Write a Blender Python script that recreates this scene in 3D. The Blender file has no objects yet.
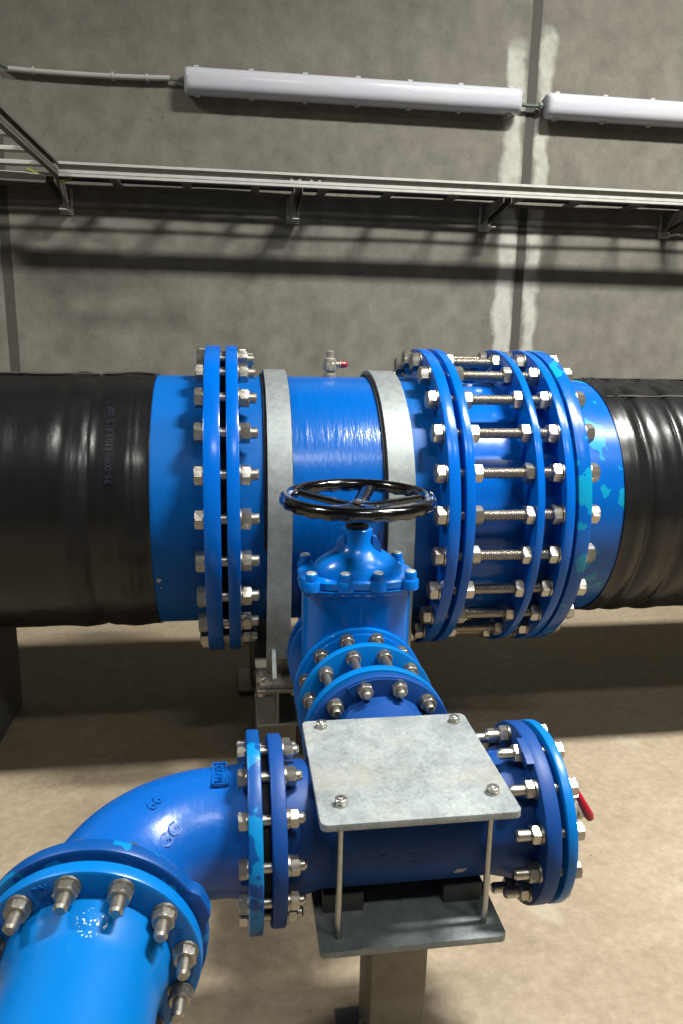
import bpy, bmesh, math, random
from math import pi, sin, cos, sqrt, radians as R_
from mathutils import Matrix, Vector, noise

random.seed(7)
scn = bpy.context.scene
COL = scn.collection
ZA = 0.88                      # height of the main pipe axis above the floor; shapes are laid out from that axis


def V(x, y, z):
    return Vector((x, y, z + ZA))


# ------------------------------------------------------------------ materials
ALB = .52


def lin(c):
    return tuple(ALB * ((v / 255) / 12.92 if v / 255 <= .04045 else ((v / 255 + .055) / 1.055) ** 2.4) for v in c) + (1.0,)


class NT:
    def __init__(s, name):
        s.m = bpy.data.materials.new(name)
        s.m.use_nodes = True
        s.t = s.m.node_tree
        s.b = s.t.nodes['Principled BSDF']
        s.tc = s.t.nodes.new('ShaderNodeTexCoord')

    def n(s, kind, **kw):
        o = s.t.nodes.new(kind)
        for k, v in kw.items():
            setattr(o, k, v)
        return o

    def l(s, a, b):
        s.t.links.new(a, b)

    def noise(s, scale, detail=4, rough=.55, vec=None, stretch=None, coord='Object'):
        v = vec or s.tc.outputs[coord]
        if stretch:
            mp = s.n('ShaderNodeMapping')
            mp.inputs['Scale'].default_value = stretch
            s.l(v, mp.inputs['Vector'])
            v = mp.outputs['Vector']
        o = s.n('ShaderNodeTexNoise')
        o.inputs['Scale'].default_value = scale
        o.inputs['Detail'].default_value = detail
        o.inputs['Roughness'].default_value = rough
        s.l(v, o.inputs['Vector'])
        return o.outputs['Fac']

    def ramp(s, fac, stops):
        r = s.n('ShaderNodeValToRGB')
        e = r.color_ramp.elements
        while len(e) < len(stops):
            e.new(.5)
        for i, (p, c) in enumerate(stops):
            e[i].position = p
            e[i].color = c if len(c) == 4 else tuple(c) + (1,)
        s.l(fac, r.inputs['Fac'])
        return r.outputs['Color']

    def mix(s, fac, a, b, mode='MIX'):
        m = s.n('ShaderNodeMix', data_type='RGBA', blend_type=mode)
        for sock, v in ((m.inputs[0], fac), (m.inputs[6], a), (m.inputs[7], b)):
            if hasattr(v, 'links'):
                s.l(v, sock)
            else:
                sock.default_value = v
        return m.outputs[2]

    def math(s, op, a, b=None, c=None):
        m = s.n('ShaderNodeMath', operation=op)
        for i, v in enumerate((a, b, c)):
            if v is None:
                continue
            if hasattr(v, 'links'):
                s.l(v, m.inputs[i])
            else:
                m.inputs[i].default_value = v
        return m.outputs[0]

    def bump(s, h, strength=.2, dist=.002):
        b = s.n('ShaderNodeBump')
        b.inputs['Strength'].default_value = strength
        b.inputs['Distance'].default_value = dist
        s.l(h, b.inputs['Height'])
        s.l(b.outputs['Normal'], s.b.inputs['Normal'])

    def set(s, **kw):
        for k, v in kw.items():
            i = s.b.inputs[k]
            if hasattr(v, 'links'):
                s.l(v, i)
            else:
                i.default_value = v
        return s


W1 = (1, 1, 1, 1)
K1 = (0, 0, 0, 1)


def paint(name, c1, c2, rough=.35, patch=None, thr=.62, bumps=.12, bscale=60, coat=.0, chips=None, spec=.5):
    t = NT(name)
    col = t.mix(t.noise(5, 5), lin(c1), lin(c2))
    if patch:
        f = t.ramp(t.noise(9, 3, .6), [(thr, K1), (thr + .012, W1)])
        col = t.mix(f, col, lin(patch))
    if chips:
        f = t.ramp(t.noise(26, 4, .6), [(.735, K1), (.75, W1)])
        col = t.mix(f, col, lin(chips))
    t.set(**{'Base Color': col, 'Roughness': t.math('ADD', t.math('MULTIPLY', t.noise(11, 3), .16), rough - .08),
             'Coat Weight': coat, 'Coat Roughness': .12, 'Specular IOR Level': spec})
    t.bump(t.noise(bscale, 3), bumps, .002)
    return t.m


M = {}
M['tee_blue'] = paint('blue_epoxy_pipe', (0, 102, 190), (0, 108, 196), .45, bumps=.1, spec=.15)


def orange_peel_blue():
    t = NT('brushed_blue_epoxy')
    col = t.mix(t.noise(6, 5), lin((0, 98, 190)), lin((0, 104, 198)))
    f = t.ramp(t.noise(4, 6, .7, stretch=(1.2, 3, 3)), [(.66, K1), (.72, W1)])
    col = t.mix(t.math('MULTIPLY', f, .25), col, lin((60, 130, 205)))
    t.set(**{'Base Color': col, 'Roughness': .22, 'Specular IOR Level': .35})
    t.bump(t.noise(16, 4, .6, stretch=(3.2, .55, .55)), .35, .006)
    return t.m


M['tee_body'] = orange_peel_blue()
M['flange_blue'] = paint('blue_epoxy_flange', (0, 108, 216), (0, 114, 224), .19, bumps=.05, spec=.28)
M['flange_touchup'] = paint('blue_epoxy_with_touch_up', (0, 98, 192), (0, 104, 200), .24, patch=(14, 156, 200), thr=.555, spec=.3)
M['valve_blue'] = paint('glossy_valve_blue', (0, 122, 228), (0, 128, 234), .2, bumps=.08, bscale=90, coat=.0, spec=.35)
M['deep_blue'] = paint('ultramarine_casting', (14, 70, 146), (20, 80, 158), .48, bumps=.2, bscale=70, spec=.22, chips=None)
M['elbow_blue'] = paint('casting_blue', (4, 96, 190), (10, 104, 200), .28, spec=.4, bumps=.35, bscale=48, chips=(170, 195, 225))
M['elbow_flange'] = paint('casting_blue_touch_up', (4, 78, 156), (8, 88, 168), .4, spec=.25, patch=(0, 140, 208), thr=.56, bumps=.18)
M['bright_blue'] = paint('bright_blue_coating', (0, 122, 210), (0, 128, 216), .3, bumps=.08, spec=.3)


def flecked(name, c1, c2, centre, rad):
    m = paint(name, c1, c2, .32, bumps=.08, spec=.3)
    t = NT.__new__(NT)
    t.m, t.t = m, m.node_tree
    t.b = t.t.nodes['Principled BSDF']
    t.tc = t.t.nodes.new('ShaderNodeTexCoord')
    vm = t.n('ShaderNodeVectorMath', operation='DISTANCE')
    t.l(t.tc.outputs['Object'], vm.inputs[0])
    vm.inputs[1].default_value = centre
    near = t.math('LESS_THAN', vm.outputs['Value'], rad)
    fl = t.math('MULTIPLY', near, t.ramp(t.noise(210, 2, .5), [(.60, K1), (.63, W1)]))
    src = t.b.inputs['Base Color'].links[0].from_socket
    t.set(**{'Base Color': t.mix(fl, src, lin((225, 232, 236)))})
    return m


def zinc(name, base, rough, metal=1.0, bump=.06, sc=90):
    t = NT(name)
    f = t.noise(sc, 3)
    col = t.mix(f, lin(tuple(v * 1.11 for v in base)), lin(tuple(v * .94 for v in base)))
    t.set(**{'Base Color': col, 'Metallic': metal, 'Roughness': t.math('ADD', t.math('MULTIPLY', f, .2), rough - .1)})
    t.bump(f, bump, .001)
    return t.m


M['bolt'] = zinc('zinc_bolt', (226, 222, 210), .36)
M['bolt_dull'] = zinc('grey_zinc_bolt', (206, 201, 188), .42)


def threaded():
    t = NT('threaded_steel')
    w = t.n('ShaderNodeTexWave', wave_type='BANDS', bands_direction='X')
    w.inputs['Scale'].default_value = 52
    w.inputs['Distortion'].default_value = 0
    t.l(t.tc.outputs['Object'], w.inputs['Vector'])
    t.set(**{'Base Color': t.mix(t.math('MULTIPLY', w.outputs['Fac'], .55), lin((240, 228, 208)), lin((150, 140, 122))), 'Metallic': 1.0, 'Roughness': .4})
    t.bump(w.outputs['Fac'], .8, .003)
    return t.m


M['thread'] = threaded()


def galv(name, a, b, metal=.75, rough=.5, warm=None, sc=14):
    t = NT(name)
    v = t.n('ShaderNodeTexVoronoi', feature='F1')
    v.inputs['Scale'].default_value = 160
    t.l(t.tc.outputs['Object'], v.inputs['Vector'])
    f = t.math('ADD', t.math('MULTIPLY', t.noise(sc, 6, .65), .8), t.math('MULTIPLY', v.outputs['Color'], .2))
    col = t.ramp(f, [(.3, lin(a)), (.7, lin(b))])
    if warm:
        wf = t.ramp(t.noise(9, 4), [(.52, K1), (.72, W1)])
        col = t.mix(t.math('MULTIPLY', wf, .6), col, lin(warm))
    t.set(**{'Base Color': col, 'Metallic': metal, 'Roughness': t.math('ADD', t.math('MULTIPLY', f, .2), rough - .1)})
    t.bump(f, .05, .002)
    return t.m


M['galv_band'] = galv('galvanised_band', (140, 149, 150), (174, 182, 180), .4, .55, sc=34)
M['galv_plate'] = galv('galvanised_plate', (150, 162, 164), (206, 214, 212), .42, .48, warm=(198, 190, 168), sc=17)
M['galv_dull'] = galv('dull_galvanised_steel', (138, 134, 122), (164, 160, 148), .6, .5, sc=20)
M['tray_zinc'] = galv('galvanised_cable_ladder', (222, 221, 212), (242, 241, 232), .2, .45, sc=20)
M['rod'] = zinc('zinc_plated_rod', (214, 216, 212), .32)


def simple(name, c, rough=.5, metal=0, coat=0, bump=None, var=.12):
    t = NT(name)
    d = tuple(int(v * (1 - var)) for v in c)
    t.set(**{'Base Color': t.mix(t.noise(18, 4), lin(c), lin(d)), 'Roughness': rough, 'Metallic': metal, 'Coat Weight': coat})
    if bump:
        t.bump(t.noise(bump[0], 4), bump[1], bump[2])
    return t.m


M['rubber'] = simple('black_rubber', (20, 20, 20), .7)
M['black_gloss'] = simple('black_lacquer', (9, 9, 9), .16, coat=.6)
M['pad'] = simple('dark_grey_pad', (84, 86, 84), .6)
M['print'] = simple('violet_print_ink', (52, 56, 88), .5)
M['sticker'] = simple('pale_sticker', (205, 205, 200), .6)
M['red'] = simple('red_vinyl', (196, 22, 48), .35, coat=.3)
M['nickel'] = simple('nickel_plated_brass', (226, 218, 200), .3, metal=.55)
M['white_pvc'] = simple('white_pvc', (214, 214, 204), .4, var=.05)
M['green_cable'] = simple('grey_green_cable', (104, 128, 108), .5)
M['earth_cable'] = simple('yellow_green_earth_wire', (176, 182, 70), .5)
M['dark_cable'] = simple('dark_cable', (34, 38, 46), .5)
M['housing'] = simple('grey_lamp_housing', (150, 152, 150), .5)
M['clip'] = simple('white_clip', (232, 232, 228), .4, var=.03)


def diffuser():
    t = NT('opal_lamp_cover')
    t.set(**{'Base Color': t.mix(t.noise(5, 3), lin((238, 240, 248)), lin((230, 232, 242))), 'Roughness': .22, 'Subsurface Weight': .15,
             'Subsurface Radius': (.02, .02, .02), 'Coat Weight': .3})
    return t.m


M['diffuser'] = diffuser()


def sleeve():
    t = NT('black_pe_sleeve')
    col = t.mix(t.noise(7, 5), lin((22, 22, 23)), lin((30, 30, 30)))
    sc = t.ramp(t.noise(26, 5, .65, stretch=(5, 1, 1)), [(.70, K1), (.80, W1)])
    col = t.mix(t.math('MULTIPLY', sc, .18), col, lin((150, 150, 146)))
    t.set(**{'Base Color': col, 'Specular IOR Level': .38, 'Roughness': t.math('ADD', t.math('MULTIPLY', t.noise(9, 4), .2), .18)})
    t.bump(t.noise(9, 3, .5, stretch=(2.4, .7, .7)), .2, .012)
    return t.m


M['sleeve'] = sleeve()
M['dust'] = simple('dusty_sleeve_fold', (62, 60, 56), .75)

JOINTS = (-1.365, 1.056)


def wall_mat():
    t = NT('precast_concrete_wall')
    n1 = t.noise(1.6, 6, .6)
    col = t.ramp(n1, [(.28, lin((129, 125, 112))), (.5, lin((145, 142, 130))), (.75, lin((162, 158, 145)))])
    st = t.noise(5, 4, .6, stretch=(1.4, 1.4, .3))
    col = t.mix(.5, col, t.ramp(st, [(.3, lin((124, 120, 108))), (.7, lin((164, 161, 149)))]))
    n4 = t.noise(11, 5, .65)
    col = t.mix(.45, col, t.ramp(n4, [(.3, lin((111, 108, 98))), (.7, lin((169, 165, 153)))]))
    n3 = t.noise(75, 3, .6)
    col = t.mix(t.math('MULTIPLY', t.ramp(n3, [(.56, K1), (.72, W1)]), .4), col, lin((105, 102, 91)))
    # small dark water stains below the conduit
    sep = t.n('ShaderNodeSeparateXYZ')
    t.l(t.tc.outputs['Object'], sep.inputs[0])
    X, Z = sep.outputs['X'], sep.outputs['Z']
    for (sx, sz, r) in ((-.715, 2.435, .012), (-.665, 2.40, .012), (-.71, 2.355, .017), (-.655, 2.362, .014), (-.74, 2.47, .006)):
        d = t.math('SQRT', t.math('ADD', t.math('POWER', t.math('SUBTRACT', X, sx), 2), t.math('POWER', t.math('SUBTRACT', Z, sz), 2)))
        d = t.math('ADD', d, t.math('MULTIPLY', t.math('SUBTRACT', t.noise(22), .5), .05))
        f = t.math('SMOOTH_MIN', t.math('MAXIMUM', t.math('MULTIPLY', t.math('SUBTRACT', r, d), 40), 0), .55, .1)
        col = t.mix(f, col, lin((109, 106, 94)))
    # pale filler smeared along both sides of the panel joint
    wob = t.math('MULTIPLY', t.math('SUBTRACT', t.noise(6, 5, .55), .5), .11)
    for (sgn, wid) in ((-1, .115), (1, .085)):
        ctr = JOINTS[1] + sgn * (.02 + wid / 2)
        d = t.math('SUBTRACT', wid / 2, t.math('ABSOLUTE', t.math('SUBTRACT', t.math('ADD', X, wob), ctr)))
        e = t.math('MINIMUM', t.math('MAXIMUM', t.math('MULTIPLY', d, 40), 0), 1)
        top = t.math('SUBTRACT', 2.80 if sgn < 0 else 2.86, t.math('ADD', Z, t.math('MULTIPLY', wob, 1.2)))
        g = t.math('MINIMUM', t.math('MAXIMUM', t.math('MULTIPLY', top, 16), 0), 1)
        fac = t.math('MULTIPLY', t.math('MULTIPLY', e, g), t.ramp(t.noise(18, 4), [(.25, (.55, .55, .55, 1)), (.6, W1)]))
        col = t.mix(t.math('MULTIPLY', fac, .9), col, lin((228, 228, 216)))
    t.set(**{'Base Color': col, 'Roughness': .85, 'Specular IOR Level': .25})
    t.bump(t.math('ADD', n3, t.math('MULTIPLY', st, .5)), .15, .004)
    return t.m


def floor_mat():
    t = NT('beige_concrete_floor')
    n1 = t.noise(1.4, 6, .6)
    col = t.ramp(n1, [(.3, lin((154, 137, 113))), (.52, lin((170, 155, 129))), (.75, lin((179, 165, 141)))])
    n2 = t.noise(14, 5, .65)
    col = t.mix(.4, col, t.ramp(n2, [(.3, lin((142, 127, 102))), (.7, lin((190, 175, 151)))]))
    n5 = t.noise(38, 6, .7)
    col = t.mix(.26, col, t.ramp(n5, [(.34, lin((136, 119, 94))), (.5, lin((177, 159, 132))), (.66, lin((213, 198, 171)))]))
    n3 = t.noise(95, 3, .6)
    col = t.mix(t.math('MULTIPLY', t.ramp(n3, [(.64, K1), (.72, W1)]), .35), col, lin((133, 117, 93)))
    sp = t.noise(34, 2, .5)
    col = t.mix(t.math('MULTIPLY', t.ramp(sp, [(.755, K1), (.77, W1)]), .8), col, lin((77, 65, 53)))
    pl = t.ramp(t.noise(2.6, 3, .5), [(.66, K1), (.70, W1)])
    col = t.mix(t.math('MULTIPLY', pl, .5), col, lin((197, 188, 166)))
    t.set(**{'Base Color': col, 'Roughness': t.math('ADD', t.math('MULTIPLY', n1, .3), .5), 'Specular IOR Level': .3})
    t.bump(t.math('ADD', n2, n3), .12, .004)
    return t.m


M['wall'] = wall_mat()
M['floor'] = floor_mat()
M['concrete'] = simple('plain_concrete', (112, 110, 102), .9, bump=(12, .2, .004))
M['joint'] = simple('grey_joint_sealant', (92, 89, 80), .8)


# ------------------------------------------------------------------ mesh building
class B:
    def __init__(s):
        s.bm = bmesh.new()

    def _quad_rings(s, rings, closed_v=False, caps=True):
        bm = s.bm
        vr = [[bm.verts.new(p) for p in ring] for ring in rings]
        n = len(vr[0])
        m = len(vr)
        for i in range(m if closed_v else m - 1):
            a, b = vr[i], vr[(i + 1) % m]
            for j in range(n):
                k = (j + 1) % n
                bm.faces.new((a[j], a[k], b[k], b[j]))
        if caps and not closed_v:
            bm.faces.new(vr[0][::-1])
            bm.faces.new(vr[-1])
        return s

    def lathe(s, prof, M4=Matrix(), segs=64, closed=False, rf=None, caps=True):
        """profile of (axial, radius) turned about the local X axis"""
        rings = []
        for (x, r) in prof:
            ring = []
            for j in range(segs):
                a = 2 * pi * j / segs
                rr = r if rf is None else rf(x, r, a)
                ring.append(M4 @ Vector((x, rr * cos(a), rr * sin(a))))
            rings.append(ring)
        return s._quad_rings(rings, closed, caps)

    def ring(s, x0, x1, R, ri, M4=Matrix(), bev=.003, segs=96, rf=None):
        p = [(x0, ri), (x0, R - bev), (x0 + bev * .3, R - bev * .3), (x0 + bev, R), (x1 - bev, R), (x1 - bev * .3, R - bev * .3), (x1, R - bev), (x1, ri)]
        return s.lathe(p, M4, segs, True, rf=(lambda x, r, a: (r + rf(a)) if r > ri + 1e-6 else r) if rf else None)

    def hexa(s, x0, x1, af, M4=Matrix(), hole=0, chamf=(False, True)):
        """hexagonal prism with turned chamfers, along local X"""
        n = 36
        def hr(a):
            b = (a % (pi / 3)) - pi / 6
            return af / 2 / cos(b)
        h = x1 - x0
        rings = []
        def rg(x, f):
            return [M4 @ Vector((x, f(a) * cos(a), f(a) * sin(a))) for a in [2 * pi * j / n for j in range(n)]]
        c = min(.14 * h, .0035)
        if chamf[0]:
            rings += [rg(x0, lambda a: af / 2 * .95), rg(x0 + c * .3, lambda a: min(hr(a), af / 2 * 1.01)), rg(x0 + c, hr)]
        else:
            rings += [rg(x0, hr)]
        if chamf[1]:
            rings += [rg(x1 - c, hr), rg(x1 - c * .3, lambda a: min(hr(a), af / 2 * 1.01)), rg(x1, lambda a: af / 2 * .95)]
        else:
            rings += [rg(x1, hr)]
        return s._quad_rings(rings)

    def box(s, a, b, M4=Matrix(), bev=0, seg=2):
        c = [(a[i] + b[i]) / 2 for i in range(3)]
        d = [abs(b[i] - a[i]) for i in range(3)]
        r = bmesh.ops.create_cube(s.bm, size=1, matrix=M4 @ Matrix.Translation(c) @ Matrix.Diagonal((*d, 1)))
        if bev:
            es = list({e for v in r['verts'] for e in v.link_edges})
            bmesh.ops.bevel(s.bm, geom=es, offset=bev, segments=seg, affect='EDGES', profile=.5)
        return s

    def prism(s, pts, axis, a, b, M4=Matrix()):
        """outline pts (u,v) extruded along axis: 'X' -> (y,z), 'Y' -> (x,z), 'Z' -> (x,y)"""
        def P(u, v, w):
            return M4 @ Vector({'X': (w, u, v), 'Y': (u, w, v), 'Z': (u, v, w)}[axis])
        return s._quad_rings([[P(u, v, a) for u, v in pts], [P(u, v, b) for u, v in pts]])

    def sweep(s, path, rad, segs=12, caps=True, tang=None):
        """tube along a list of points; rad is a number or a list"""
        n = len(path)
        rings = []
        up = None
        for i, p in enumerate(path):
            t = tang[i] if tang else (path[min(i + 1, n - 1)] - path[max(i - 1, 0)]).normalized()
            if up is None:
                up = Vector((0, 0, 1)) if abs(t.z) < .9 else Vector((1, 0, 0))
            u = (up - t * up.dot(t)).normalized()
            up = u
            w = t.cross(u)
            r = rad[i] if isinstance(rad, (list, tuple)) else rad
            rings.append([p + u * (r * cos(2 * pi * j / segs)) + w * (r * sin(2 * pi * j / segs)) for j in range(segs)])
        return s._quad_rings(rings, False, caps)

    def mesh(s, name, mat, origin=Vector((0, 0, 0)), angle=35):
        bmesh.ops.recalc_face_normals(s.bm, faces=s.bm.faces)
        if origin.length:
            bmesh.ops.translate(s.bm, verts=s.bm.verts, vec=-origin)
        me = bpy.data.meshes.new(name)
        s.bm.to_mesh(me)
        s.bm.free()
        me.polygons.foreach_set('use_smooth', [True] * len(me.polygons))
        me.set_sharp_from_angle(angle=R_(angle))
        me.materials.append(M[mat] if isinstance(mat, str) else mat)
        return me

    def make(s, name, mat, parent=None, angle=35, label=None):
        """one mesh part; shapes are given in world coordinates"""
        org = WM[parent].translation if parent else Vector((0, 0, 0))
        ob = bpy.data.objects.new(name, s.mesh(name, mat, org, angle))
        COL.objects.link(ob)
        if parent:
            ob.parent = parent
            WM[ob] = WM[parent].copy()
        else:
            WM[ob] = Matrix()
        if label:
            ob['label'] = label
        return ob


WM = {}


def thing(name, label, cat, loc, group=None):
    o = bpy.data.objects.new(name, None)
    o.empty_display_size = .05
    COL.objects.link(o)
    o.location = loc
    WM[o] = Matrix.Translation(loc)
    o['label'] = label
    o['category'] = cat
    if group:
        o['group'] = group
    return o


def single(o, label, cat, group=None):
    """move a lone mesh's origin to its middle and tag it as a thing"""
    me = o.data
    c = sum((v.co for v in me.vertices), Vector()) / len(me.vertices)
    me.transform(Matrix.Translation(-c))
    o.location = c
    WM[o] = Matrix.Translation(c)
    o['label'] = label
    o['category'] = cat
    if group:
        o['group'] = group
    return o


def struct(name, b, mat):
    o = b.make(name, mat)
    o['kind'] = 'structure'
    return o


def place(me, name, parent, M4, label=None):
    """a part (shared mesh) at world matrix M4"""
    o = bpy.data.objects.new(name, me)
    COL.objects.link(o)
    o.parent = parent
    o.matrix_local = WM[parent].inverted() @ M4
    WM[o] = M4
    if label:
        o['label'] = label
    return o


def frame(o, n, up=Vector((0, 0, 1))):
    """matrix whose local X is n"""
    n = n.normalized()
    z = (up - n * up.dot(n)).normalized()
    y = z.cross(n)
    m = Matrix((n, y, z)).transposed().to_4x4()
    m.translation = o
    return m


AXX = Matrix()                                   # local X = world X


def fx(x0, y, z):                                # frame on an X axis
    return Matrix.Translation(V(x0, y, z))


_mesh = {}


def head_mesh(af, h, d, L, mat='bolt'):
    """bolt: head left of the origin, shank to +L, rounded tip, washer under the head"""
    k = ('head', af, h, d, L, mat)
    if k not in _mesh:
        b = B()
        b.hexa(-h - .003, -.003, af, chamf=(True, False))
        b.lathe([(-.003, af * .56), (0, af * .56)], segs=28)
        b.lathe([(-.002, d / 2), (L - .004, d / 2), (L, d / 2 - .003)], segs=20)
        _mesh[k] = b.mesh('bolt', mat, angle=25)
    return _mesh[k]


def stud_mesh(d, L, mat='thread'):
    k = ('stud', d, L, mat)
    if k not in _mesh:
        b = B()
        b.lathe([(0, d / 2 - .003), (.003, d / 2), (L - .003, d / 2), (L, d / 2 - .003)], segs=20)
        _mesh[k] = b.mesh('stud', mat, angle=25)
    return _mesh[k]


def nut_mesh(af, h, washer=True, mat='bolt'):
    """nut standing on the origin plane towards +X"""
    k = ('nut', af, h, washer, mat)
    if k not in _mesh:
        b = B()
        w = .004 if washer else 0
        if washer:
            b.lathe([(0, af * .60), (w, af * .60)], segs=28)
        b.hexa(w, w + h, af, chamf=(True, True))
        _mesh[k] = b.mesh('nut', mat, angle=25)
    return _mesh[k]


FLIP = Matrix.Rotation(pi, 4, 'Z')


def bolt_circle(parent, Mf, r, n, off, af, d, x_head, x_nut, prot, head_h, nut_h, jit=True, mat='bolt', smat=None):
    """bolts round a flange joint: heads at x_head facing -X, nuts at x_nut facing +X (local axis of Mf)"""
    L = (x_nut - x_head) + nut_h + .004 + prot
    hm, nm = head_mesh(af, head_h, d, round(L, 5), mat), nut_mesh(af, nut_h, True, mat)
    for k in range(n):
        a = R_(off + 360 * k / n)
        T = Mf @ Matrix.Translation((x_head, r * cos(a), r * sin(a)))
        o = place(hm, 'bolt', parent, T @ Matrix.Rotation(random.uniform(0, pi / 3) if jit else 0, 4, 'X'))
        place(nm, 'nut', o, T @ Matrix.Translation((x_nut - x_head, 0, 0)) @ Matrix.Rotation(random.uniform(0, pi / 3), 4, 'X'))


def text_mesh(txt, size, depth, mat, M4):
    cu = bpy.data.curves.new('lettering', 'FONT')
    cu.body = txt
    cu.size = size
    cu.extrude = depth
    cu.align_x = 'CENTER'
    cu.align_y = 'CENTER'
    ob = bpy.data.objects.new('lettering', cu)
    COL.objects.link(ob)
    dg = bpy.context.evaluated_depsgraph_get()
    me = bpy.data.meshes.new_from_object(ob.evaluated_get(dg))
    bpy.data.objects.remove(ob)
    me.materials.clear()
    me.materials.append(M[mat])
    me.transform(M4)
    return me


def lettering(txt, size, depth, mat, parent, M4, bend=None, name='lettering', label=None):
    me = text_mesh(txt, size, depth, mat, Matrix())
    if bend:
        for v in me.vertices:
            v.co = bend(v.co)
    else:
        me.transform(M4)
    me.transform(WM[parent].inverted())
    o = bpy.data.objects.new(name, me)
    COL.objects.link(o)
    o.parent = parent
    WM[o] = WM[parent].copy()
    if label:
        o['label'] = label
    return o


# ------------------------------------------------------------------ setting
WY = 1.2                      # face of the back wall
b = B()
xs = [-5.0, JOINTS[0], JOINTS[1], 6.0]
for i in range(3):
    b.box((xs[i] + (.021 if i else 0), WY, 0), (xs[i + 1] - (.021 if i < 2 else 0), WY + .2, 5.0), bev=.004, seg=1)
struct('wall_back', b, 'wall')
for i, jx in enumerate(JOINTS):
    b = B()
    b.box((jx - .0212, WY + .003, 0), (jx + .0212, WY + .19, 5.0))
    struct('trim_%d' % (i + 1), b, 'joint')
b = B(); b.box((-5, -5.2, -.2), (6, WY + .2, 0)); struct('floor', b, 'floor')
b = B(); b.box((-5.2, -5.2, 0), (-5, WY + .2, 5.0)); struct('wall_left', b, 'concrete')
b = B(); b.box((6, -5.2, 0), (6.2, WY + .2, 5.0)); struct('wall_right', b, 'concrete')
b = B(); b.box((-5, -5.2, 0), (6, -5, 5.0)); struct('wall_front', b, 'concrete')
b = B(); b.box((-5.2, -5.2, 5.0), (6.2, WY + .2, 5.2)); struct('ceiling', b, 'concrete')

# ------------------------------------------------------------------ main line, DN800
RF, RP = .5126, .415
XA0, XA1, XB0, XB1 = -.4486, -.4012, -.3839, -.3475
XC0, XC1, XD0, XD1 = .2521, .2873, .3038, .3322
XE0, XE1, XF0, XF1, XG0, XG1 = .5194, .543, .6084, .637, .647, .690
RB = .478
AX = fx(0, 0, 0)
OFF = 10.0


def wrinkle(amp, seed):
    def f(x, r, a):
        return r + amp * noise.noise(Vector((x * 6 + seed, cos(a) * 1.6, sin(a) * 1.6))) + amp * .8 * noise.noise(Vector((x * 22 + seed, cos(a) * .8, sin(a) * .8)))
    return f


# left pipe
lp = thing('flanged_pipe', 'large black sleeved pipe with blue flanged end, entering from the left', 'pipe', V(-1.6, 0, -RP))
b = B()
prof = []
x = -3.6
while x < -.603:
    bump_ = .005 * math.exp(-((x + .69) / .03) ** 2) + .002 * math.exp(-((x + .668) / .007) ** 2) + .002 * math.exp(-((x + .648) / .007) ** 2) + .005 * math.exp(-((x + .84) / .03) ** 2) - .006 * math.exp(-((x + .775) / .014) ** 2)
    prof.append((x, .4175 + bump_))
    x += .007 if x > -1.6 else .08
prof += [(-.604, .418), (-.603, .412)]
b.lathe(prof, AX, 96, rf=wrinkle(.0022, 3.1))
b.make('black_sleeve', 'sleeve', lp, label='black wrinkled plastic sleeve')
# dusty overlapping seam running along the crown
for (x0, x1, a0, amp) in ((-1.5, -.78, 97, .5), (-.77, -.612, 95, 1.1)):
    b = B()
    pth = []
    for i in range(40):
        x = x0 + (x1 - x0) * i / 39
        a = R_(a0 + 2.2 * noise.noise(Vector((x * 9, 1, 0))) + amp * sin(x * 31))
        rr = .4205 + .004 * math.exp(-((x + .68) / .05) ** 2)
        pth.append(V(x, rr * cos(a), rr * sin(a)))
    b.sweep(pth, [.004 + .0025 * noise.noise(Vector((p.x * 14, 2, 1))) for p in pth], 8)
    b.make('sleeve_seam', 'dust', lp)
b = B(); b.lathe([(-.62, RP - .002), (XA0 + .002, RP - .002)], AX, 96); b.make('pipe_end', 'tee_blue', lp, label='blue painted pipe end')
b = B(); b.ring(XA0, XA1, RF, .36, AX, segs=128); b.make('flange', 'flange_blue', lp, label='blue bolted flange')
b = B(); b.ring(XA1, XB0, .415, .36, AX, .001); b.make('gasket', 'rubber', lp, label='black rubber gasket')
bolt_circle(lp, AX, RB, 24, OFF, .052, .033, XA0, XB1, .022, .023, .028)


def on_pipe(x, a_deg, rr):
    """bend a flat text (x along the girth, y along the pipe) on to the pipe at (x, angle)"""
    def f(co):
        a = R_(a_deg) - co.x / rr
        r = rr + co.z
        return V(x + co.y, r * cos(a), r * sin(a))
    return f


lettering('96-00P  1101 81E-20F', .028, .0006, 'print', lp, None, bend=lambda co: V(-.715 - co.y, .424 * cos(R_(145) + -co.x / .42), .424 * sin(R_(145) - co.x / .42)), name='printed_marking', label='faint violet printing')

# small paint chips on the blue pipe end
b = B()
for (a, x, w) in ((203.5, -.587, .016), (207.5, -.583, .006)):
    for q in range(1):
        c = V(x, (RP + .0002) * cos(R_(a)), (RP + .0002) * sin(R_(a)))
        pts = [Vector((0, w * random.uniform(.35, .6) * cos(t), w * random.uniform(.3, .6) * sin(t))) for t in [2 * pi * i / 9 for i in range(9)]]
        Mf = Matrix.Translation(c) @ Matrix.Rotation(R_(a), 4, 'X') @ Matrix.Rotation(pi / 2, 4, 'Z')
        b._quad_rings([[Mf @ (p + Vector((-.0008, 0, 0))) for p in pts], [Mf @ (p + Vector((.0008, 0, 0))) for p in pts]])
b.make('paint_chip', 'sticker', lp)

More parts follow.
